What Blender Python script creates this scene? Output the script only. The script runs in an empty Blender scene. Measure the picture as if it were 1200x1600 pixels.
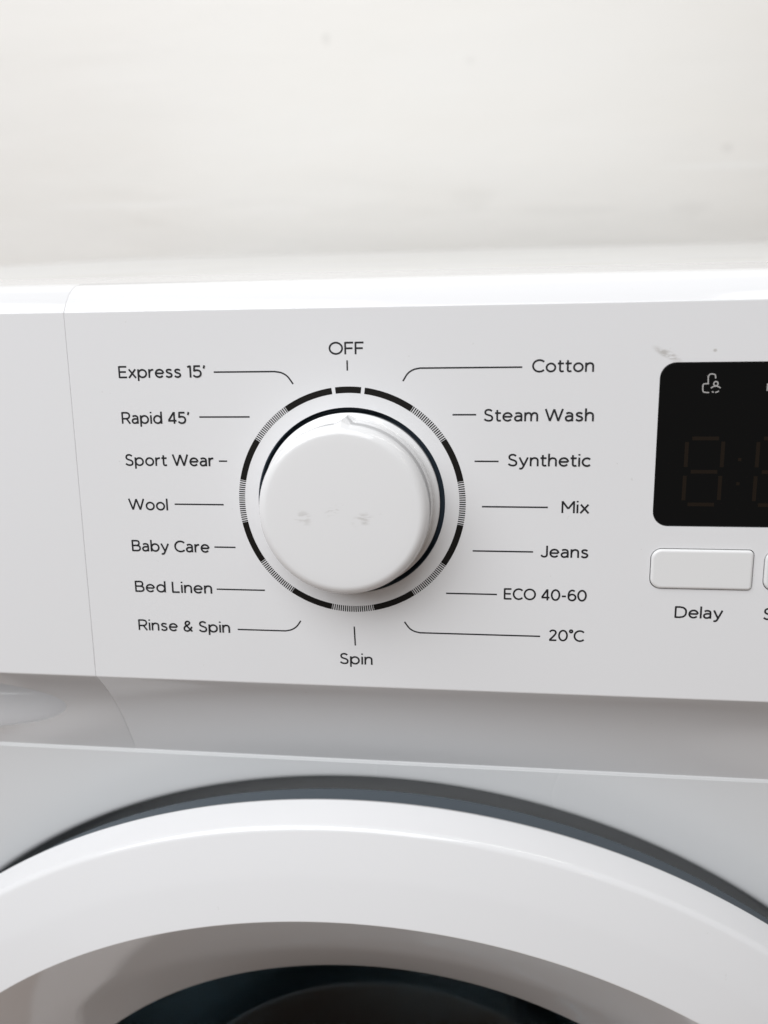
import bpy, bmesh, math, random
from mathutils import Vector, Matrix

# ------------------------------------------------------------------ camera, world, lamps
S = bpy.context.scene
COL = S.collection
MM = 0.001
Z0 = 0.792                      # knob axis height above the floor (m)
random.seed(4)

cam_d = bpy.data.cameras.new("camera")
cam = bpy.data.objects.new("camera", cam_d)
COL.objects.link(cam)
CAMR = [[0.99225876, -0.01172845, 0.12363248], [0.12110923, 0.31166945, -0.94244083], [-0.0274791, 0.9501182, 0.31067716]]
CAML = [37.34592035065684, -214.85104316827469, 68.11741623781927]
m4 = Matrix([[CAMR[i][0], CAMR[i][1], CAMR[i][2], CAML[i] * MM + (Z0 if i == 2 else 0)] for i in range(3)] + [[0, 0, 0, 1]])
cam.matrix_world = m4
cam_d.sensor_fit = 'HORIZONTAL'
cam_d.sensor_width = 36.0
cam_d.lens = 39.0
cam_d.clip_start = 0.01
cam_d.clip_end = 50
cam_d.dof.use_dof = True
cam_d.dof.focus_distance = 0.229
cam_d.dof.aperture_fstop = 13.0
S.camera = cam

W = bpy.data.worlds.new("World")
S.world = W
W.use_nodes = True
bg = W.node_tree.nodes["Background"]
bg.inputs[0].default_value = (1.0, 0.955, 0.91, 1)
bg.inputs[1].default_value = 0.18

def area(name, loc, target, sx, sy, power, color):
    d = bpy.data.lights.new(name, 'AREA')
    d.shape = 'RECTANGLE'; d.size = sx; d.size_y = sy
    d.energy = power; d.color = color
    o = bpy.data.objects.new(name, d)
    COL.objects.link(o)
    o.location = loc
    o.rotation_euler = (Vector(target) - Vector(loc)).to_track_quat('-Z', 'Y').to_euler()
    return o
area("ceiling_lamp", (-0.62, -0.95, Z0 + 1.25), (0, 0.1, Z0), 2.1, 1.5, 38, (0.955, 0.975, 1.0))
area("tube_lamp", (0.75, 0.12, Z0 + 1.05), (0.35, 0.64, Z0 + 0.02), 1.3, 0.05, 2.0, (1.0, 0.97, 0.93))

def bulb(name, loc, power, r, color):
    d = bpy.data.lights.new(name, 'POINT')
    d.energy = power; d.shadow_soft_size = r; d.color = color
    o = bpy.data.objects.new(name, d); COL.objects.link(o); o.location = loc
bulb("spot_bulb", (-0.62, -0.85, Z0 + 0.95), 0.9, 0.013, (1.0, 0.97, 0.94))
bulb("spot_bulb", (0.78, -0.95, Z0 + 0.70), 0.9, 0.013, (1.0, 0.93, 0.84))

S.view_settings.view_transform = 'Standard'
S.view_settings.look = 'None'
S.view_settings.exposure = 0.09
S.view_settings.gamma = 1.0
S.view_settings.use_curve_mapping = False

# ------------------------------------------------------------------ materials
def new_mat(name):
    m = bpy.data.materials.new(name)
    m.use_nodes = True
    return m, m.node_tree.nodes, m.node_tree.links, m.node_tree.nodes["Principled BSDF"]

def plain(name, col, rough=0.4, metal=0.0, spec=0.5, trans=0.0, ior=1.45):
    m, N, L, P = new_mat(name)
    P.inputs["Base Color"].default_value = (*col, 1)
    P.inputs["Roughness"].default_value = rough
    P.inputs["Metallic"].default_value = metal
    P.inputs["Specular IOR Level"].default_value = spec
    P.inputs["Transmission Weight"].default_value = trans
    P.inputs["IOR"].default_value = ior
    return m

def plastic(name, col, rough, stains=None, speck=0.5, bump=0.0):
    """Glossy moulded plastic: slight mottling of colour and gloss, tiny dust specks, optional dirt marks."""
    m, N, L, P = new_mat(name)
    tc = N.new("ShaderNodeTexCoord")
    n1 = N.new("ShaderNodeTexNoise"); n1.inputs["Scale"].default_value = 9; n1.inputs["Detail"].default_value = 1.5
    L.new(tc.outputs["Object"], n1.inputs["Vector"])
    mr = N.new("ShaderNodeMapRange"); mr.inputs[1].default_value = 0.3; mr.inputs[2].default_value = 0.7
    mr.inputs[3].default_value = rough * 0.92; mr.inputs[4].default_value = rough * 1.1
    L.new(n1.outputs["Fac"], mr.inputs[0]); L.new(mr.outputs[0], P.inputs["Roughness"])
    mx = N.new("ShaderNodeMix"); mx.data_type = 'RGBA'
    mx.inputs[6].default_value = (*[c * 0.985 for c in col], 1); mx.inputs[7].default_value = (*[min(1, c * 1.01) for c in col], 1)
    L.new(n1.outputs["Fac"], mx.inputs[0])
    out = mx.outputs[2]
    # dust specks
    n2 = N.new("ShaderNodeTexNoise"); n2.inputs["Scale"].default_value = 520; n2.inputs["Detail"].default_value = 2
    L.new(tc.outputs["Object"], n2.inputs["Vector"])
    r2 = N.new("ShaderNodeMapRange"); r2.inputs[1].default_value = 0.76; r2.inputs[2].default_value = 0.82
    r2.inputs[3].default_value = 0.0; r2.inputs[4].default_value = speck
    L.new(n2.outputs["Fac"], r2.inputs[0])
    m2 = N.new("ShaderNodeMix"); m2.data_type = 'RGBA'
    m2.inputs[7].default_value = (0.45, 0.43, 0.40, 1)
    L.new(r2.outputs[0], m2.inputs[0]); L.new(out, m2.inputs[6]); out = m2.outputs[2]
    for (c, rad, stretch, rotz, sc, thr, colour, amt) in (stains or []):
        mp = N.new("ShaderNodeMapping"); mp.vector_type = 'TEXTURE'
        mp.inputs["Location"].default_value = c
        mp.inputs["Rotation"].default_value = (0, rotz, 0)
        mp.inputs["Scale"].default_value = (rad * stretch[0], rad * 4, rad * stretch[1])
        L.new(tc.outputs["Object"], mp.inputs["Vector"])
        ln = N.new("ShaderNodeVectorMath"); ln.operation = 'LENGTH'
        L.new(mp.outputs[0], ln.inputs[0])
        fall = N.new("ShaderNodeMapRange"); fall.interpolation_type = 'SMOOTHSTEP'
        fall.inputs[1].default_value = 0.25; fall.inputs[2].default_value = 1.0
        fall.inputs[3].default_value = 1.0; fall.inputs[4].default_value = 0.0
        L.new(ln.outputs["Value"], fall.inputs[0])
        ns = N.new("ShaderNodeTexNoise"); ns.inputs["Scale"].default_value = sc; ns.inputs["Detail"].default_value = 5
        mp2 = N.new("ShaderNodeMapping"); mp2.inputs["Rotation"].default_value = (0, rotz, 0)
        mp2.inputs["Scale"].default_value = (0.45, 1, 1.5)
        L.new(tc.outputs["Object"], mp2.inputs["Vector"]); L.new(mp2.outputs[0], ns.inputs["Vector"])
        rr = N.new("ShaderNodeMapRange"); rr.inputs[1].default_value = thr; rr.inputs[2].default_value = thr + 0.14
        rr.inputs[3].default_value = 0.0; rr.inputs[4].default_value = amt
        L.new(ns.outputs["Fac"], rr.inputs[0])
        mu = N.new("ShaderNodeMath"); mu.operation = 'MULTIPLY'
        L.new(rr.outputs[0], mu.inputs[0]); L.new(fall.outputs[0], mu.inputs[1])
        mm = N.new("ShaderNodeMix"); mm.data_type = 'RGBA'; mm.inputs[7].default_value = (*colour, 1)
        L.new(mu.outputs[0], mm.inputs[0]); L.new(out, mm.inputs[6]); out = mm.outputs[2]
    L.new(out, P.inputs["Base Color"])
    if bump > 0:
        nb = N.new("ShaderNodeTexNoise"); nb.inputs["Scale"].default_value = 35; nb.inputs["Detail"].default_value = 2
        L.new(tc.outputs["Object"], nb.inputs["Vector"])
        b = N.new("ShaderNodeBump"); b.inputs["Strength"].default_value = bump; b.inputs["Distance"].default_value = 0.001
        L.new(nb.outputs["Fac"], b.inputs["Height"]); L.new(b.outputs[0], P.inputs["Normal"])
    return m

ALPHA = math.radians(6.5)       # the control panel leans back
CA, SA = math.cos(ALPHA), math.sin(ALPHA)
def pan(u, v, n=0.0):
    """millimetres on the panel face (u right, v up, n out) -> metres in the machine"""
    return Vector((u * MM, (v * SA - n * CA) * MM, (v * CA + n * SA) * MM + Z0))
def mac(x, y, z):
    return Vector((x * MM, y * MM, z * MM + Z0))

DIRT = (0.30, 0.27, 0.23)
c_sm = pan(82.0, 38.9); c_sm2 = pan(93.5, 39.8)
M_panel = plastic("panel_plastic", (0.80, 0.80, 0.81), 0.12, speck=0.35, stains=[
    (tuple(c_sm), 0.0050, (1.0, 0.26), math.radians(28), 900, 0.42, DIRT, 0.5),
    (tuple(c_sm2), 0.0007, (1.0, 0.8), 0, 300, 0.2, DIRT, 0.5)])
k1 = pan(-10.2, -1.6, 14.5); k2 = pan(5.4, -1.9, 14.5); k3 = pan(-2.0, 0.6, 14.5)
M_knob = plastic("knob_plastic", (0.82, 0.82, 0.825), 0.07, speck=0.15, stains=[
    (tuple(k1), 0.0035, (0.9, 0.8), 0.5, 620, 0.46, DIRT, 0.25),
    (tuple(k2), 0.0034, (1.1, 0.7), -0.5, 700, 0.45, DIRT, 0.32),
    (tuple(k3), 0.0030, (1.2, 0.5), -0.5, 1100, 0.52, DIRT, 0.3)])
M_door = plastic("door_plastic", (0.80, 0.80, 0.81), 0.05, speck=0.2)
M_cab = plastic("enamelled_steel", (0.76, 0.77, 0.78), 0.28, speck=0.1)
M_lid = plastic("lid_laminate", (0.71, 0.71, 0.70), 0.30, speck=0.4, bump=0.05,
                stains=[((0.05, 0.30, Z0 + 0.057), 0.20, (1.6, 1.0), 0.1, 30, 0.52, (0.5, 0.48, 0.44), 0.35)])
M_button = plastic("button_plastic", (0.80, 0.80, 0.80), 0.30, speck=0.1)
M_ink = plain("black_print", (0.012, 0.012, 0.014), 0.45)
M_ring = plain("dial_ring_print", (0.008, 0.007, 0.006), 0.40, spec=0.25)
M_display = plain("black_display_window", (0.004, 0.004, 0.004), 0.18, spec=0.22)
M_seg = plain("unlit_digit_segment", (0.013, 0.0085, 0.0055), 0.4, spec=0.2)
M_icon = plain("grey_icon_print", (0.42, 0.41, 0.40), 0.5)
M_well = plain("knob_gap_shade_tint", (0.085, 0.118, 0.155), 0.35)  # blue-grey colour stands for shade and reflections in the gap round the knob
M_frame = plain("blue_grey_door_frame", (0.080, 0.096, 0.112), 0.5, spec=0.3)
M_rubber = plain("grey_rubber", (0.20, 0.21, 0.22), 0.5)
M_steel = plain("drum_steel", (0.42, 0.45, 0.47), 0.28, metal=1.0)
M_glass = plain("smoked_door_glass", (0.58, 0.68, 0.72), 0.015, trans=1.0, ior=1.24)
M_foot = plain("black_rubber_foot", (0.03, 0.03, 0.03), 0.7)
M_back = plain("galvanised_back", (0.45, 0.46, 0.47), 0.5, metal=0.8)

GREYD = (0.58, 0.56, 0.53)
WALL_MARKS = [(-116, 246, 6, 8, 0.22, GREYD), (250, 139, 8, 6, 0.22, GREYD), (17, 222, 7, 5, 0.12, GREYD),
              (262, 124, 90, 5, 0.35, (0.95, 0.95, 0.93)), (-330, 108, 120, 4, 0.4, (0.95, 0.94, 0.92)),  # pale strips: light caught by plaster ridges, put into the colour
              (20, 104, 30, 14, 0.10, GREYD), (110, 90, 70, 8, 0.08, GREYD), (222, 88, 26, 9, 0.12, GREYD)]
def wall_mat():
    m, N, L, P = new_mat("painted_plaster")
    tc = N.new("ShaderNodeTexCoord")
    mp = N.new("ShaderNodeMapping"); mp.inputs["Scale"].default_value = (1.0, 1.0, 3.2)
    L.new(tc.outputs["Object"], mp.inputs["Vector"])
    n1 = N.new("ShaderNodeTexNoise"); n1.inputs["Scale"].default_value = 6; n1.inputs["Detail"].default_value = 7; n1.inputs["Roughness"].default_value = 0.55
    L.new(mp.outputs[0], n1.inputs["Vector"])
    cr = N.new("ShaderNodeMix"); cr.data_type = 'RGBA'
    cr.inputs[6].default_value = (0.885, 0.864, 0.826, 1); cr.inputs[7].default_value = (0.89, 0.872, 0.84, 1)
    mr = N.new("ShaderNodeMapRange"); mr.inputs[1].default_value = 0.32; mr.inputs[2].default_value = 0.66
    L.new(n1.outputs["Fac"], mr.inputs[0]); L.new(mr.outputs[0], cr.inputs[0])
    out = cr.outputs[2]
    # small scuffs and patched spots in the paint, plus painted-in light on ridges
    for (x, z, rx, rz, amt, colour) in WALL_MARKS:
        mpp = N.new("ShaderNodeMapping"); mpp.vector_type = 'TEXTURE'
        mpp.inputs["Location"].default_value = (x * MM, 0.640, z * MM + Z0); mpp.inputs["Scale"].default_value = (rx * MM, 1, rz * MM)
        L.new(tc.outputs["Object"], mpp.inputs["Vector"])
        nz = N.new("ShaderNodeTexNoise"); nz.inputs["Scale"].default_value = 1.6; nz.inputs["Detail"].default_value = 3
        L.new(mpp.outputs[0], nz.inputs["Vector"])
        ln = N.new("ShaderNodeVectorMath"); ln.operation = 'LENGTH'; L.new(mpp.outputs[0], ln.inputs[0])
        ad = N.new("ShaderNodeMath"); ad.operation = 'ADD'; L.new(ln.outputs["Value"], ad.inputs[0]); L.new(nz.outputs["Fac"], ad.inputs[1])
        mk0 = N.new("ShaderNodeMapRange"); mk0.interpolation_type = 'SMOOTHSTEP'
        mk0.inputs[1].default_value = 0.75; mk0.inputs[2].default_value = 1.5; mk0.inputs[3].default_value = amt; mk0.inputs[4].default_value = 0.0
        L.new(ad.outputs[0], mk0.inputs[0])
        mm = N.new("ShaderNodeMix"); mm.data_type = 'RGBA'; mm.inputs[7].default_value = (*colour, 1)
        L.new(mk0.outputs[0], mm.inputs[0]); L.new(out, mm.inputs[6]); out = mm.outputs[2]
    L.new(out, P.inputs["Base Color"])
    P.inputs["Roughness"].default_value = 0.6
    n2 = N.new("ShaderNodeTexNoise"); n2.inputs["Scale"].default_value = 9; n2.inputs["Detail"].default_value = 4
    L.new(mp.outputs[0], n2.inputs["Vector"])
    b = N.new("ShaderNodeBump"); b.inputs["Strength"].default_value = 0.10; b.inputs["Distance"].default_value = 0.01
    # trowel ridges in the uneven plaster low on the wall
    mp3 = N.new("ShaderNodeMapping"); mp3.inputs["Scale"].default_value = (2.2, 1.0, 13.0)
    L.new(tc.outputs["Object"], mp3.inputs["Vector"])
    n3 = N.new("ShaderNodeTexNoise"); n3.inputs["Scale"].default_value = 3.2; n3.inputs["Detail"].default_value = 5; n3.inputs["Distortion"].default_value = 0.6
    L.new(mp3.outputs[0], n3.inputs["Vector"])
    sx = N.new("ShaderNodeSeparateXYZ"); L.new(tc.outputs["Object"], sx.inputs[0])
    mk = N.new("ShaderNodeMapRange"); mk.interpolation_type = 'SMOOTHSTEP'
    mk.inputs[1].default_value = Z0 + 0.10; mk.inputs[2].default_value = Z0 + 0.20; mk.inputs[3].default_value = 1.0; mk.inputs[4].default_value = 0.06
    L.new(sx.outputs[2], mk.inputs[0])
    mu = N.new("ShaderNodeMath"); mu.operation = 'MULTIPLY'; L.new(n3.outputs["Fac"], mu.inputs[0]); L.new(mk.outputs[0], mu.inputs[1])
    b2 = N.new("ShaderNodeBump"); b2.inputs["Strength"].default_value = 0.07; b2.inputs["Distance"].default_value = 0.012
    L.new(n2.outputs["Fac"], b.inputs["Height"]); L.new(mu.outputs[0], b2.inputs["Height"])
    L.new(b.outputs[0], b2.inputs["Normal"]); L.new(b2.outputs[0], P.inputs["Normal"])
    return m
M_wall = wall_mat()

def floor_mat():
    m, N, L, P = new_mat("brown_tile")
    tc = N.new("ShaderNodeTexCoord")
    n1 = N.new("ShaderNodeTexNoise"); n1.inputs["Scale"].default_value = 5; n1.inputs["Detail"].default_value = 6
    L.new(tc.outputs["Object"], n1.inputs["Vector"])
    cr = N.new("ShaderNodeMix"); cr.data_type = 'RGBA'
    cr.inputs[6].default_value = (0.17, 0.097, 0.056, 1); cr.inputs[7].default_value = (0.22, 0.13, 0.077, 1)
    L.new(n1.outputs["Fac"], cr.inputs[0]); L.new(cr.outputs[2], P.inputs["Base Color"])
    P.inputs["Roughness"].default_value = 0.4
    return m
M_floor = floor_mat()

# ------------------------------------------------------------------ mesh helpers
def mesh_obj(name, verts, faces, mat, parent=None, smooth=None):
    me = bpy.data.meshes.new(name)
    me.from_pydata([tuple(v) for v in verts], [], faces)
    me.validate()
    me.materials.append(mat)
    if smooth is not None:
        for p in me.polygons:
            p.use_smooth = smooth if isinstance(smooth, bool) else smooth[p.index]
    me.update()
    o = bpy.data.objects.new(name, me)
    COL.objects.link(o)
    o.parent = parent
    return o

def fix_normals(o):
    bm = bmesh.new(); bm.from_mesh(o.data)
    bmesh.ops.recalc_face_normals(bm, faces=bm.faces)
    bm.to_mesh(o.data); bm.free()

def fillet(a, b, c, r, seg=6):
    """round corner b of polyline a-b-c"""
    a, b, c = Vector(a), Vector(b), Vector(c)
    d1 = (a - b).normalized(); d2 = (c - b).normalized()
    ang = d1.angle(d2)
    t = r / math.tan(ang / 2)
    t = min(t, (a - b).length * 0.49, (c - b).length * 0.49)
    r = t * math.tan(ang / 2)
    cen = b + (d1 + d2).normalized() * (r / math.sin(ang / 2))
    p1 = b + d1 * t; p2 = b + d2 * t
    v1 = p1 - cen; v2 = p2 - cen
    tot = v1.angle(v2)
    out = []
    for i in range(seg + 1):
        k = i / seg
        out.append(cen + (v1 * math.sin((1 - k) * tot) + v2 * math.sin(k * tot)) / math.sin(tot))
    return [tuple(p) for p in out]

def rounded(points, radii, closed=False, seg=6):
    """polyline with rounded corners; returns points and per-segment flag 'is part of a fillet'"""
    out, flag = [], []
    n = len(points)
    for i, p in enumerate(points):
        r = radii[i]
        if r <= 0 or (not closed and i in (0, n - 1)):
            if out: flag.append(False)
            out.append(tuple(p))
        else:
            f = fillet(points[i - 1], p, points[(i + 1) % n], r, seg)
            for j, q in enumerate(f):
                if out: flag.append(j > 0)
                out.append(q)
    if closed: flag.append(False)
    return out, flag

def lathe(name, prof, flags, frame, mat, parent, seg=160, closed_prof=False, radial=None):
    """spin profile (r, h) about the axis of frame(r, angle, h) -> Vector"""
    verts, faces, sm = [], [], []
    n = len(prof)
    for k in range(seg):
        a = 2 * math.pi * k / seg
        for (r, h) in prof:
            rr = r if radial is None else radial(r, a, h)
            verts.append(frame(rr, a, h))
    m = n if closed_prof else n - 1
    for k in range(seg):
        k2 = (k + 1) % seg
        for i in range(m):
            j = (i + 1) % n
            faces.append((k * n + i, k2 * n + i, k2 * n + j, k * n + j))
    o = mesh_obj(name, verts, faces, mat, parent)
    bm = bmesh.new(); bm.from_mesh(o.data)
    bmesh.ops.remove_doubles(bm, verts=bm.verts, dist=1e-7)
    bmesh.ops.recalc_face_normals(bm, faces=bm.faces)
    for f in bm.faces: f.smooth = True
    for e in bm.edges:
        if len(e.link_faces) == 2 and e.calc_face_angle(0) > math.radians(24): e.smooth = False
    bm.to_mesh(o.data); bm.free()
    return o

def inset_profile(prof, d):
    """move every point of a closed profile inwards by d"""
    n = len(prof)
    area2 = sum(prof[i][0] * prof[(i + 1) % n][1] - prof[(i + 1) % n][0] * prof[i][1] for i in range(n))
    sg = 1 if area2 > 0 else -1
    out = []
    for i in range(n):
        a, b, c = Vector(prof[i - 1]), Vector(prof[i]), Vector(prof[(i + 1) % n])
        t1 = (b - a).normalized() if (b - a).length > 1e-9 else (c - b).normalized()
        t2 = (c - b).normalized() if (c - b).length > 1e-9 else t1
        t = (t1 + t2).normalized()
        out.append((b.x - t.y * d * sg, b.y + t.x * d * sg))
    return out

def prism(name, prof, flags, sections, mat, parent, tf):
    """extrude a closed profile (a, b) along x through sections (x, inset); tf(x, a, b) -> Vector"""
    n = len(prof)
    verts, faces, sm = [], [], []
    for x, d in sections:
        verts += [tf(x, a, b) for a, b in (inset_profile(prof, d) if d else prof)]
    for k in range(len(sections) - 1):
        rim = sections[k][1] > 0 or sections[k + 1][1] > 0
        for i in range(n):
            j = (i + 1) % n
            faces.append((k * n + i, k * n + j, (k + 1) * n + j, (k + 1) * n + i)); sm.append(rim or flags[i])
    m = (len(sections) - 1) * n
    faces.append(tuple(range(n - 1, -1, -1))); sm.append(False)
    faces.append(tuple(range(m, m + n))); sm.append(False)
    o = mesh_obj(name, verts, faces, mat, parent, sm)
    fix_normals(o)
    return o

def cut(o, cutters):
    """boolean difference, evaluated into plain mesh data"""
    for c in cutters:
        md = o.modifiers.new("cut", 'BOOLEAN'); md.operation = 'DIFFERENCE'; md.object = c; md.solver = 'EXACT'
    dg = bpy.context.evaluated_depsgraph_get()
    me = bpy.data.meshes.new_from_object(o.evaluated_get(dg))
    o.modifiers.clear()
    bm = bmesh.new(); bm.from_mesh(me)
    for e in bm.edges:
        if len(e.link_faces) == 2 and e.calc_face_angle(0) > math.radians(28): e.smooth = False
    bm.to_mesh(me); bm.free()
    old = o.data; nm = old.name
    o.data = me
    bpy.data.meshes.remove(old); me.name = nm
    for c in cutters:
        d = c.data; bpy.data.objects.remove(c); bpy.data.meshes.remove(d)

def rrect(u0, u1, v0, v1, radii, seg=8):
    """rounded rectangle outline, radii (bl, br, tr, tl)"""
    pts = [(u0, v0), (u1, v0), (u1, v1), (u0, v1)]
    out = []
    for i in range(4):
        out += fillet(pts[i - 1], pts[i], pts[(i + 1) % 4], radii[i], seg) if radii[i] > 0 else [pts[i]]
    return out

def plate(name, outline_fn, levels, mat, parent, cap_back=True):
    """stack of outlines: levels = [(inset, n)], front last; returns an object on the panel"""
    rings = [[pan(u, v, n) for u, v in outline_fn(ins)] for ins, n in levels]
    n = len(rings[0])
    verts = [p for r in rings for p in r]
    faces, sm = [], []
    for k in range(len(rings) - 1):
        for i in range(n):
            j = (i + 1) % n
            faces.append((k * n + i, k * n + j, (k + 1) * n + j, (k + 1) * n + i)); sm.append(k > 0)
    faces.append(tuple(range((len(rings) - 1) * n, len(rings) * n))); sm.append(False)
    if cap_back:
        faces.append(tuple(range(n - 1, -1, -1))); sm.append(False)
    o = mesh_obj(name, verts, faces, mat, parent, sm)
    fix_normals(o)
    return o

def ribbon(strokes, w, n0, butt=0.0, dn=0.004):
    """flat printed strokes on the panel -> verts, faces"""
    V, F = [], []
    for si, st in enumerate(strokes):
        pts = [Vector(p) for p in st]
        if len(pts) < 2: continue
        closed = (pts[0] - pts[-1]).length < 1e-6 and len(pts) > 3
        if closed: pts = pts[:-1]
        n = len(pts); base = len(V); nn = n0 + dn * si
        for i in range(n):
            if closed:
                d1 = (pts[i] - pts[i - 1]).normalized(); d2 = (pts[(i + 1) % n] - pts[i]).normalized()
            else:
                d1 = (pts[i] - pts[i - 1]).normalized() if i > 0 else (pts[1] - pts[0]).normalized()
                d2 = (pts[i + 1] - pts[i]).normalized() if i < n - 1 else d1
            t = (d1 + d2)
            t = t.normalized() if t.length > 1e-6 else d1
            nx = Vector((-t.y, t.x))
            c = max(0.35, nx.dot(Vector((-d1.y, d1.x))))
            hw = w / 2 / c
            p = pts[i]
            V.append(pan(*(p + nx * hw), nn)); V.append(pan(*(p - nx * hw), nn))
        m = n if closed else n - 1
        for i in range(m):
            j = (i + 1) % n
            F.append((base + 2 * i, base + 2 * i + 1, base + 2 * j + 1, base + 2 * j))
    return V, F

def spline(pts, seg=7):
    """Catmull-Rom through the points"""
    P = [Vector(p) for p in pts]
    P = [P[0] * 2 - P[1]] + P + [P[-1] * 2 - P[-2]]
    out = []
    for i in range(1, len(P) - 2):
        a, b, c, d = P[i - 1], P[i], P[i + 1], P[i + 2]
        for k in range(seg):
            t = k / seg
            q = 0.5 * ((2 * b) + (c - a) * t + (2 * a - 5 * b + 4 * c - d) * t * t + (3 * b - a - 3 * c + d) * t ** 3)
            out.append((q.x, q.y))
    out.append(tuple(pts[-1]))
    return out

def ell(cx, cy, rx, ry, a0=0, a1=360, seg=36):
    n = max(6, int(seg * abs(a1 - a0) / 360))
    return [(cx + rx * math.cos(math.radians(a0 + (a1 - a0) * i / n)), cy + ry * math.sin(math.radians(a0 + (a1 - a0) * i / n))) for i in range(n + 1)]

# ------------------------------------------------------------------ a light geometric sans, drawn with strokes (cap height 1)
def glyphs():
    G = {}
    h = 0.055
    XO = ell(.355, .365, .30, .315)
    G['o'] = ([XO], .71)
    G['e'] = ([[(.07, .375), (.645, .375)], ell(.355, .365, .30, .315, 2, 322)], .70)
    G['c'] = ([ell(.355, .365, .30, .315, 44, 316)], .60)
    G['a'] = ([spline([(.09, .615), (.18, .665), (.29, .68), (.41, .655), (.49, .58), (.51, .46)]) + [(.51, 0)],
               spline([(.51, .385), (.37, .42), (.2, .405), (.085, .33), (.06, .21), (.12, .095), (.24, .05), (.39, .085), (.51, .20)])], .60)
    G['s'] = ([spline([(.47, .605), (.38, .662), (.27, .68), (.15, .65), (.095, .555), (.15, .45), (.28, .39), (.42, .33), (.48, .22), (.42, .10), (.28, .05), (.15, .075), (.05, .15)])], .55)
    G['p'] = ([[(h, .73), (h, -.255)], ell(.375, .365, .30, .315)], .74)
    G['b'] = ([[(h, 1.04), (h, 0)], ell(.375, .365, .30, .315)], .74)
    G['d'] = ([[(.685, 1.04), (.685, 0)], ell(.365, .365, .30, .315)], .76)
    G['r'] = ([[(h, .73), (h, 0)], spline([(h, .36), (.09, .52), (.18, .63), (.29, .672), (.39, .675)])], .39)
    arch = lambda x: spline([(x, .38), (x + .05, .55), (x + .15, .65), (x + .27, .68), (x + .40, .645), (x + .475, .55), (x + .49, .42)]) + [(x + .49, 0)]
    G['n'] = ([[(h, .73), (h, 0)], arch(h)], .62)
    G['h'] = ([[(h, 1.04), (h, 0)], arch(h)], .62)
    arm = lambda x: spline([(x, .40), (x + .05, .56), (x + .13, .65), (x + .23, .68), (x + .34, .645), (x + .405, .55), (x + .42, .42)]) + [(x + .42, 0)]
    G['m'] = ([[(h, .73), (h, 0)], arm(h), arm(h + .42)], .97)
    G['i'] = ([[(h + .01, .73), (h + .01, 0)], [(h + .01, .90), (h + .01, 1.02)]], .13)
    G['l'] = ([[(h, 1.04), (h, 0)]], .11)
    G['t'] = ([[(.16, .93), (.16, .22)] + spline([(.16, .22), (.18, .11), (.25, .055), (.34, .055), (.42, .08)])[1:], [(.0, .675), (.42, .675)]], .42)
    G['x'] = ([[(.04, .73), (.57, 0)], [(.55, .73), (.02, 0)]], .60)
    G['y'] = ([[(.03, .73), (.335, .04)], [(.62, .73), (.335, .04)] + spline([(.335, .04), (.27, -.10), (.20, -.185), (.11, -.205), (.03, -.175)])[1:]], .65)
    G['E'] = ([[(h, 1), (h, 0)], [(h, 1 - h), (.64, 1 - h)], [(h, .51), (.58, .51)], [(h, h), (.65, h)]], .66)
    G['F'] = ([[(h, 1), (h, 0)], [(h, 1 - h), (.64, 1 - h)], [(h, .49), (.58, .49)]], .63)
    G['L'] = ([[(h, 1), (h, 0)], [(h, h), (.58, h)]], .59)
    G['O'] = ([ell(.51, .5, .455, .455, seg=48)], 1.02)
    G['C'] = ([ell(.50, .5, .445, .455, 44, 316, seg=48)], .83)
    G['S'] = ([spline([(.59, .835), (.49, .915), (.36, .95), (.21, .91), (.13, .80), (.14, .65), (.25, .555), (.40, .50), (.55, .425), (.62, .30), (.59, .14), (.49, .07), (.36, .05), (.2, .085), (.06, .185)])], .69)
    G['R'] = ([[(h, 1), (h, 0)], [(h, 1 - h), (.40, 1 - h)] + spline([(.40, 1 - h), (.56, .90), (.645, .78), (.645, .63), (.56, .49), (.40, .435)])[1:] + [(h, .435)], [(.40, .435), (.69, 0)]], .72)
    G['B'] = ([[(h, 1), (h, 0)], [(h, 1 - h), (.40, 1 - h)] + spline([(.40, 1 - h), (.53, .915), (.595, .82), (.595, .67), (.53, .56), (.40, .52)])[1:] + [(h, .52)],
               [(.40, .52)] + spline([(.40, .52), (.58, .475), (.66, .37), (.66, .20), (.58, .095), (.42, h)])[1:] + [(h, h)]], .73)
    G['D'] = ([[(h, 1), (h, 0)], [(h, 1 - h), (.36, 1 - h)] + spline([(.36, 1 - h), (.60, .885), (.76, .72), (.795, .5), (.76, .28), (.60, .115), (.36, h)])[1:] + [(h, h)]], .86)
    G['W'] = ([[(.03, 1), (.33, .03)], [(.33, .03), (.62, .97)], [(.62, .97), (.91, .03)], [(.91, .03), (1.21, 1)]], 1.25)
    G['M'] = ([[(h, 0), (h, 1)], [(h, .97), (.44, .36)], [(.44, .36), (.825, .97)], [(.825, 1), (.825, 0)]], .88)
    G['J'] = ([[(.46, 1), (.46, .30)] + spline([(.46, .30), (.44, .15), (.36, .07), (.25, .05), (.13, .085), (.04, .19)])[1:]], .53)
    G['&'] = ([spline([(.70, .02), (.55, .19), (.36, .41), (.21, .62), (.17, .76), (.22, .89), (.34, .945), (.46, .90), (.50, .78), (.42, .66), (.26, .55), (.11, .42), (.06, .27), (.11, .12), (.26, .05), (.42, .09), (.57, .24), (.68, .46)])], .74)
    G['1'] = ([[(.02, .87), (.22, .955)], [(.24, 1), (.24, 0)]], .31)
    G['2'] = ([spline([(.06, .79), (.17, .91), (.33, .95), (.5, .89), (.57, .74), (.5, .58), (.33, .36)]) + [(.06, .07)], [(.03, h), (.63, h)]], .66)
    G['4'] = ([[(.53, 1), (.53, 0)], [(.51, .97), (.06, .28)], [(.02, .255), (.71, .255)]], .72)
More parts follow.
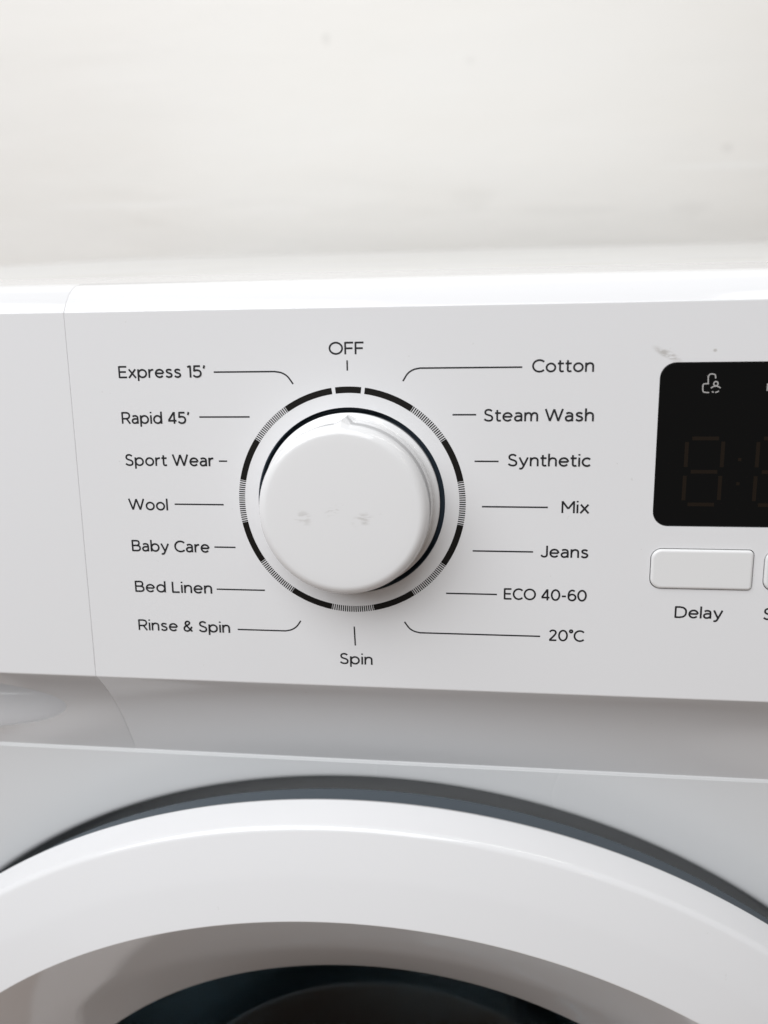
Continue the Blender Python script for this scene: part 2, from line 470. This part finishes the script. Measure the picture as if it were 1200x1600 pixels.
    G['5'] = ([[(.13, 1 - h), (.58, 1 - h)], [(.14, 1), (.105, .50)], spline([(.105, .535), (.20, .59), (.33, .605), (.50, .56), (.60, .44), (.60, .25), (.51, .11), (.34, .05), (.17, .08), (.04, .19)])], .67)
    G['6'] = ([ell(.37, .32, .30, .27), spline([(.58, .87), (.46, .94), (.33, .945), (.18, .86), (.09, .68), (.065, .48), (.07, .32)])], .71)
    G['0'] = ([ell(.39, .5, .33, .45, seg=44)], .78)
    G['-'] = ([[(.03, .40), (.38, .40)]], .42)
    G["'"] = ([[(.13, 1.0), (.06, .74)]], .16)
    G['°'] = ([ell(.15, .90, .11, .11, seg=20)], .27)
    return G
GL = glyphs()
def text_strokes(s):
    x, out = 0.0, []
    for ch in s:
        if ch == ' ':
            x += 0.36; continue
        st, adv = GL[ch]
        out += [[(px + x, py) for px, py in q] for q in st]
        x += adv + 0.113
    return out
STROKE = 0.152
def print_text(s, u0, u1, v, cap, parent, w=STROKE):
    st = text_strokes(s)
    xs = [p[0] for q in st for p in q]
    a, b = min(xs) - w / 2, max(xs) + w / 2
    k = (u1 - u0) / (b - a)
    st2 = [[(u0 + (px - a) * k, v + py * cap) for px, py in q] for q in st]
    V, F = ribbon(st2, w * cap, 0.03)
    o = mesh_obj("printed_word", V, F, M_ink, parent)
    o["label"] = "black printed word " + s
    return o

# ------------------------------------------------------------------ setting
def structure(o, label):
    o["kind"] = "structure"; o["label"] = label; o["category"] = o.name.split('.')[0]
    return o
WALL_Y = 0.640
def wall_mesh():
    nx, nz = 160, 120
    x0, x1, z0, z1 = -1.8, 1.8, 0.0, 2.5
    V = [(x0 + (x1 - x0) * i / nx, WALL_Y, z0 + (z1 - z0) * j / nz) for j in range(nz + 1) for i in range(nx + 1)]
    F = [(j * (nx + 1) + i, j * (nx + 1) + i + 1, (j + 1) * (nx + 1) + i + 1, (j + 1) * (nx + 1) + i) for j in range(nz) for i in range(nx)]
    return mesh_obj("wall", V, F, M_wall, None, True)
structure(wall_mesh(), "cream painted plaster wall behind the washing machine")
structure(mesh_obj("floor", [(-1.8, -1.6, 0), (1.8, -1.6, 0), (1.8, WALL_Y, 0), (-1.8, WALL_Y, 0)], [(0, 1, 2, 3)], M_floor), "brown floor under the washing machine")

# ------------------------------------------------------------------ the washing machine
root = bpy.data.objects.new("washing_machine", None)
root.empty_display_size = 0.1
COL.objects.link(root)
root["label"] = "white front-loading washing machine with program dial, display and round door"
root["category"] = "washing machine"
XL, XR = -297.5, 297.5
SEAM = -78.3

# panel cross-section in (y, z) machine millimetres
def P2(v, n=0.0): return (v * SA - n * CA, v * CA + n * SA)
bot = P2(-53.9); top = P2(52.0)
crest = (top[0] + 10.5, top[1] + 6.6)
arc_mid = []
# top edge: crisp step, then a rolled shoulder
sh0 = Vector(top)
shoulder = spline([top, (top[0] + 2.6, top[1] + 2.9), (top[0] + 5.6, top[1] + 5.2), (top[0] + 9.0, top[1] + 6.5), (top[0] + 13.0, top[1] + 6.9)], seg=5)
uc = [bot, (bot[0] + 4.7, bot[1] - 6.6), (bot[0] + 9.0, bot[1] - 13.9), (bot[0] + 13.2, bot[1] - 23.0), (bot[0] + 18.3, bot[1] - 36.4), (bot[0] + 19.8, bot[1] - 41.0)]
def panel_profile():
    pts = [(60.0, top[1] + 6.9)] + list(reversed(shoulder))[0:-1]
    fl = [False] + [True] * (len(pts) - 2)
    # crisp upper arris
    f = fillet(shoulder[1], top, bot, 0.7, 5)
    fl += [True]
    pts += f; fl += [True] * (len(f) - 1)
    g = fillet(top, bot, uc[1], 0.9, 6)
    fl += [False]
    pts += g; fl += [True] * (len(g) - 1)
    u2 = spline(uc, seg=4)[2:]
    fl += [True] * len(u2)
    pts += u2
    pts.append((60.0, uc[-1][1])); fl += [False]
    fl.append(False)
    return pts, fl
pp, pf = panel_profile()
tf = lambda x, a, b: mac(x, a, b)
panel = prism("control_panel", pp, pf, [(SEAM + 0.012, 0.16), (SEAM + 0.06, 0.08), (SEAM + 0.12, 0.03), (SEAM + 0.22, 0.0), (XR, 0.0)], M_panel, root, tf)

def panel_cyl(r, n0, n1, seg=128):
    V = [pan(r * math.cos(2 * math.pi * k / seg), r * math.sin(2 * math.pi * k / seg), n) for n in (n0, n1) for k in range(seg)]
    F = [(k, (k + 1) % seg, seg + (k + 1) % seg, seg + k) for k in range(seg)] + [tuple(range(seg - 1, -1, -1)), tuple(range(seg, 2 * seg))]
    o = mesh_obj("cutter", V, F, M_panel, None, [True] * seg + [False, False]); fix_normals(o); return o
HOLE = 25.9
D0, D1, E0, E1 = 80.4, 190.0, -5.6, 36.95
BU = [(80.4, 106.75), (109.25, 135.6)]; BV = (-22.7, -11.5)
def out_disp(i): return rrect(D0 + i, D1 - i, E0 + i, E1 - i, [4.0 - i] * 4, 10)
def out_btn(k):
    def f(i): return rrect(BU[k][0] + i, BU[k][1] - i, BV[0] + i, BV[1] - i, [max(.2, 2.9 - i), max(.2, 1.3 - i), max(.2, 1.5 - i), max(.2, 2.9 - i)], 8)
    return f
cutters = [panel_cyl(HOLE, -9, 3), plate("cutter", out_disp, [(0, -1.2), (0, 3)], M_panel, None)]
for k in range(2):
    cutters.append(plate("cutter", out_btn(k), [(0, -4), (0, 3)], M_panel, None))
cut(panel, cutters)

# printed lettering
TEXTS = [("Express 15'", -63.97, -39.08, 34.18, 3.22), ("Rapid 45'", -64.05, -44.34, 21.61, 3.22), ("Sport Wear", -64.05, -37.99, 9.81, 3.25),
 ("Wool", -64.05, -52.27, -2.88, 3.25), ("Baby Care", -63.95, -40.79, -14.97, 3.28), ("Bed Linen", -63.95, -40.74, -27.12, 3.28),
 ("Rinse & Spin", -63.80, -36.06, -38.82, 3.28), ("Cotton", 48.26, 64.0, 34.76, 3.22), ("Steam Wash", 35.90, 64.4, 22.09, 3.22),
 ("Synthetic", 42.35, 64.1, 10.21, 3.24), ("Mix", 56.78, 64.2, -2.33, 3.26), ("Jeans", 51.53, 64.3, -14.59, 3.24),
 ("ECO 40-60", 41.99, 64.25, -26.70, 3.15), ("20°C", 54.31, 64.10, -38.28, 3.2), ("OFF", -5.03, 4.68, 39.88, 3.2),
 ("Spin", -4.25, 5.37, -47.15, 3.25), ("Delay", 87.42, 100.01, -30.70, 3.22), ("S", 110.11, 112.3, -30.62, 3.2)]
for t in TEXTS:
    print_text(*t, panel)
LINES = [[(-36.81, 35.56), (-19.9, 35.56), (-18.0, 35.2), (-16.4, 34.2), (-14.94, 32.21)], [(-41.59, 23.42), (-27.38, 23.42)], [(-36.72, 11.22), (-34.34, 11.22)],
 [(-50.28, -1.08), (-36.01, -1.08)], [(-39.39, -13.34), (-33.22, -13.34)], [(-39.43, -25.77), (-25.24, -25.77)],
 [(-33.8, -37.73), (-19.6, -37.73), (-17.9, -37.3), (-16.4, -36.3), (-15.13, -34.58)], [(-0.1, 38.32), (-0.1, 35.64)],
 [(45.79, 36.1), (19.2, 36.1), (17.5, 35.7), (16.0, 34.7), (14.71, 32.75)], [(27.81, 23.85), (34.04, 23.85)], [(33.72, 11.47), (40.06, 11.47)],
 [(35.8, -0.84), (53.25, -0.84)], [(33.41, -13.15), (49.66, -13.15)], [(26.2, -25.37), (40.14, -25.37)],
 [(52.1, -37.1), (19.0, -37.1), (17.3, -36.7), (15.9, -35.8), (14.56, -34.0)], [(0.26, -35.84), (0.45, -41.48)]]
for l in LINES:
    if len(l) > 2: l = [l[0]] + spline(l[1:], 6)
    V, F = ribbon([l], 0.41, 0.03)
    mesh_obj("leader_line", V, F, M_ink, panel)

# printed dial ring: solid and hatched segments
RO, RI = 31.45, 29.75
def arc_ribbon(a0, a1, n=0.03):
    k = max(1, int(abs(a1 - a0) / 1.2))
    V, F = [], []
    for i in range(k + 1):
        a = math.radians(a0 + (a1 - a0) * i / k)
        V.append(pan(RO * math.sin(a), RO * math.cos(a), n)); V.append(pan(RI * math.sin(a), RI * math.cos(a), n))
        if i: F.append((2 * i - 2, 2 * i - 1, 2 * i + 1, 2 * i))
    return V, F
for k in range(16):
    c = 22.5 * k
    if k == 0: segs = [(-6.5, 6.5)]
    elif k == 1: segs = [(8.3, 33.75)]
    elif k == 15: segs = [(326.25, 351.7)]
    elif k % 2: segs = [(c - 11.25, c + 11.25)]
    else: segs = None
    if segs:
        V, F = arc_ribbon(*segs[0])
        mesh_obj("ring_segment", V, F, M_ring, panel)
    else:
        V, F = [], []
        nt = 20
        for t in range(nt):
            a = c - 11.25 + 22.5 * (t + 0.5) / nt
            v, f = arc_ribbon(a - 0.30, a + 0.30)
            F += [tuple(i + len(V) for i in q) for q in f]; V += v
        o = mesh_obj("hatched_ring_segment", V, F, M_ring, panel)
        o["kind"] = "stuff"

# knob well and knob
def kframe(r, a, h): return pan(r * math.sin(a), r * math.cos(a), h)
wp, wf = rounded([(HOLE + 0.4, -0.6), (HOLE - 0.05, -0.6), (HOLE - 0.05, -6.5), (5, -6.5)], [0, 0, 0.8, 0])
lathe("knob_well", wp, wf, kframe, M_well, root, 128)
kp, kf = rounded([(5, -5.5), (24.2, -5.5), (24.55, 0.75), (22.9, 1.3), (22.45, 14.0), (0.0, 14.3)], [0, 0.5, 0.55, 1.3, 2.8, 0], seg=10)
kp = kp[:-1] + [(k, 14.30 - 0.00062 * k * k) for k in (18.0, 15.0, 11.0, 7.0, 3.0, 0.001)]
def pointer(r, a, h):
    # the raised pointer: a narrow peak in the wall of the knob at the top
    d = math.degrees((a + math.pi) % (2 * math.pi) - math.pi)
    if r > 17 and 0.9 < h < 14.2:
        k = max(0.0, 1 - abs(d) / 5.5)
        fall = min(1.0, max(0.0, (14.2 - h) / 3.5))
        return r + 1.05 * (k ** 1.2) * fall if r < 23.3 else r
    return r
knob = lathe("knob", kp, kf, kframe, M_knob, root, 720, radial=pointer)
knob["label"] = "round white program knob with faint dirt marks"

# display window
disp = plate("display", lambda i: out_disp(i), [(0.12, -1.15), (0.12, -0.30), (0.30, -0.10)], M_display, root)
disp["label"] = "black display window with unlit digits"
DN = -0.075
def bar(p, q, w, mat=M_seg, name="digit_segment"):
    V, F = ribbon([[p, q]], w, DN)
    return mesh_obj(name, V, F, mat, disp)
for dx in (0.0, 17.55):
    for p, q in [((89.3, 17.62), (95.9, 17.62)), ((88.05, 16.7), (88.05, 10.2)), ((97.0, 16.8), (97.0, 10.2)), ((89.4, 8.98), (96.0, 8.98)),
                 ((88.0, 7.9), (88.0, 1.4)), ((96.85, 7.9), (96.85, 1.6)), ((89.1, 0.36), (95.75, 0.36))]:
        bar((p[0] + dx, p[1]), (q[0] + dx, q[1]), 0.95)
for cy in (12.18, 5.91):
    V, F = ribbon([[(101.3, cy - .4), (101.3, cy + .4)]], 0.8, DN)
    mesh_obj("colon_dot", V, F, M_seg, disp)
V, F = ribbon([[(92.33, 31.6), (92.26, 33.3)] + spline([(92.26, 33.3), (92.55, 33.8), (93.1, 33.95), (93.8, 33.8), (94.02, 33.4), (94.07, 32.8)]),
               spline([(92.5, 31.5), (91.5, 31.5), (91.15, 31.3), (91.08, 30.9)]) + spline([(91.12, 29.95), (91.3, 29.5), (91.75, 29.33), (92.7, 29.29)]),
               ell(94.21, 31.5, .52, .55, seg=20), spline([(93.06, 30.4), (93.5, 30.72), (94.24, 30.9), (94.9, 30.75), (95.4, 30.38)]),
               [(93.35, 29.5), (93.85, 29.35)], spline([(94.15, 29.3), (94.6, 29.42), (95.05, 29.66)])], 0.30, DN)
o = mesh_obj("padlock_icon", V, F, M_icon, disp); o["label"] = "grey open padlock icon with a small figure"
V, F = ribbon([[(106.7, 31.47), (106.7, 29.61)]], 0.30, DN)
mesh_obj("printed_icon", V, F, M_icon, disp)

# push buttons
for k in range(2):
    lv = [(0.22, -3.8), (0.22, 0.10)]
    for i in range(1, 7):
        a = i / 6 * math.pi / 2
        lv.append((0.22 + 0.75 * (1 - math.cos(a)), 0.10 + 0.55 * math.sin(a)))
    plate("button", out_btn(k), lv, M_button, root)

# detergent drawer left of the seam, with a scooped grip underneath
drawer = prism("detergent_drawer", pp, pf, [(XL, 0.0), (SEAM - 0.22, 0.0), (SEAM - 0.12, 0.03), (SEAM - 0.06, 0.08), (SEAM - 0.012, 0.16)], M_panel, root, tf)
def ellipsoid(cx, cy, cz, rx, ry, rz, rot=0.0):
    bm = bmesh.new()
    bmesh.ops.create_uvsphere(bm, u_segments=96, v_segments=48, radius=1.0)
    mtx = Matrix.Translation(mac(cx, cy, cz)) @ Matrix.Rotation(rot, 4, 'X') @ Matrix.Diagonal((rx * MM, ry * MM, rz * MM, 1))
    bmesh.ops.transform(bm, matrix=mtx, verts=bm.verts)
    for f in bm.faces: f.smooth = True
    me = bpy.data.meshes.new("cutter"); bm.to_mesh(me); bm.free()
    o = bpy.data.objects.new("cutter", me); COL.objects.link(o); return o
cut(drawer, [ellipsoid(-172, 12.2, -66.0, 90, 23, 17, math.radians(-63))])
drawer["label"] = "white detergent drawer front with a scooped grip"

# cabinet: front sheet with the round recess for the door
CY, CZ, YF = 0.0, -317.0, 12.3
def dframe(r, a, h): return mac(r * math.sin(a), YF + h, CZ + r * math.cos(a))
RH = 222.0
def cabinet_front():
    zt, zb = -90.4, -790 + 8.0
    seg = 240
    angs = sorted(set([2 * math.pi * k / seg for k in range(seg)] + [math.atan2(x, z - CZ) % (2 * math.pi) for x in (XL, XR) for z in (zt - 1.8, zb)]))
    V, F, sm = [], [], []
    prof, fl = rounded([(RH + 2, 0), (RH - 3.2, 0), (RH - 9, 16), (RH - 14, 24), (150, 26)], [0, 3.2, 8, 4, 0], seg=7)
    prof[0] = (RH + 1.0, 0.0)
    n = len(prof) + 1
    for a in angs:
        dx, dz = math.sin(a), math.cos(a)
        t = 1e9
        if dx > 1e-9: t = min(t, XR / dx)
        if dx < -1e-9: t = min(t, XL / dx)
        if dz > 1e-9: t = min(t, (zt - 1.8 - CZ) / dz)
        if dz < -1e-9: t = min(t, (zb - CZ) / dz)
        V.append(mac(dx * t, YF, CZ + dz * t))
        for r, h in prof: V.append(dframe(r, a, h))
    m = len(angs)
    for k in range(m):
        k2 = (k + 1) % m
        for i in range(n - 1):
            F.append((k * n + i, k2 * n + i, k2 * n + i + 1, k * n + i + 1)); sm.append(i >= 1)
    o = mesh_obj("cabinet_front", V, F, M_cab, root, sm)
    bm = bmesh.new(); bm.from_mesh(o.data); bmesh.ops.recalc_face_normals(bm, faces=bm.faces)
    bm.to_mesh(o.data); bm.free()
    # rolled top edge
    lip = [(YF, -92.2)] + fillet((YF, -95), (YF, -90.4), (30, -90.4), 1.8, 8) + [(22.0, -90.0)]
    V2 = [mac(x, a, b) for x in (XL, XR) for a, b in lip]
    q = len(lip)
    F2 = [(i, i + 1, q + i + 1, q + i) for i in range(q - 1)]
    mesh_obj("cabinet_edge", V2, F2, M_cab, root, True)
    return o
cabinet_front()
def box(name, x0, x1, y0, y1, z0, z1, mat, parent, bev=0.0):
    bm = bmesh.new()
    bmesh.ops.create_cube(bm, size=1.0)
    bmesh.ops.transform(bm, matrix=Matrix.Translation((mac(x0, y0, z0) + mac(x1, y1, z1)) / 2) @ Matrix.Diagonal(((x1 - x0) * MM, (y1 - y0) * MM, (z1 - z0) * MM, 1)), verts=bm.verts)
    if bev > 0:
        bmesh.ops.bevel(bm, geom=list(bm.edges), offset=bev * MM, segments=5, profile=0.5, affect='EDGES')
        for f in bm.faces: f.smooth = f.calc_area() < 0.02
    me = bpy.data.meshes.new(name); bm.to_mesh(me); bm.free()
    me.materials.append(mat)
    o = bpy.data.objects.new(name, me); COL.objects.link(o); o.parent = parent
    return o
box("side_panel", XL + 0.3, XL + 1.5, YF + 0.5, 560, -780, 40, M_cab, root)
box("side_panel", XR - 1.5, XR - 0.3, YF + 0.5, 560, -780, 40, M_cab, root)
box("back_panel", XL + 1.8, XR - 1.8, 556, 558, -780, 40, M_back, root)
box("base_panel", XL + 2, XR - 2, YF + 1, 555, -782, -776, M_back, root)
LID_Z = 58.2
lid = box("lid", XL, XR, 34, 560, 38, LID_Z, M_lid, root, 4.0)
for fx in (-250, 250):
    for fy in (60, 510):
        prof, fl = rounded([(0.01, -791.9), (22, -791.9), (20, -784), (9, -783.5), (9, -780), (0.01, -780)], [0, 1.5, 1, 0, 0, 0])
        lathe("foot", prof, fl, lambda r, a, h, fx=fx, fy=fy: mac(fx + r * math.cos(a), fy + r * math.sin(a), h), M_foot, root, 32)

# door: glossy ring, blue-grey rear frame, smoked glass bowl
door = bpy.data.objects.new("door", None); COL.objects.link(door); door.parent = root
dp, dfl = rounded([(215, -16.0), (223.0, -16.0), (224.2, -18.2), (222.6, -28.6), (209, -33.6), (196.4, -37.6), (172, -23.0), (147.3, -6.2), (146.6, -3.0)],
                  [0, 1.0, 1.0, 2.6, 60, 0.6, 200, 0.5, 0], seg=8)
ring = lathe("door_ring", dp, dfl, dframe, M_door, door, 320)
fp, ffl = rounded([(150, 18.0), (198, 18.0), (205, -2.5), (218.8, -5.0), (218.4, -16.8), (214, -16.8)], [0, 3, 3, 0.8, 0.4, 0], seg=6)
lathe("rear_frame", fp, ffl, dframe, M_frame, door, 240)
room = [(max(0.01, 147.1 * math.cos(math.pi / 2 * i / 40)), -5.9 + 118.0 * math.sin(math.pi / 2 * i / 40)) for i in range(41)]
rear = [(max(0.01, 147.1 * math.cos(math.pi / 2 * i / 40)), -1.4 + 118.0 * math.sin(math.pi / 2 * i / 40)) for i in range(41)]
lathe("door_glass", room + list(reversed(rear)), None, dframe, M_glass, door, 200, closed_prof=True)
# rubber gasket and drum behind the glass
gp, gfl = rounded([(150, 27), (153, 60), (149, 70), (160, 84), (163, 96)], [0, 4, 3, 5, 0])
lathe("door_gasket", gp, gfl, dframe, M_rubber, root, 160)
drp, drfl = rounded([(165, 98), (205, 102), (215, 112), (218, 400), (150, 404), (145, 412), (100, 412), (95, 404), (60, 404), (0.01, 420)], [0, 8, 8, 12, 3, 3, 3, 3, 10, 0])
lathe("drum", drp, drfl, dframe, M_steel, root, 160)
for k in range(3):
    a = math.radians(120 * k + 35)
    V, F = [], []
    for j, y in enumerate((125, 390)):
        for (da, r) in ((-9, 217), (-5, 185), (0, 172), (5, 185), (9, 217)):
            V.append(dframe(r, a + math.radians(da), y))
    for i in range(4): F.append((i, i + 1, 6 + i, 5 + i))
    F += [(4, 3, 2, 1, 0), (5, 6, 7, 8, 9)]
    mesh_obj("drum_paddle", V, F, M_steel, root)
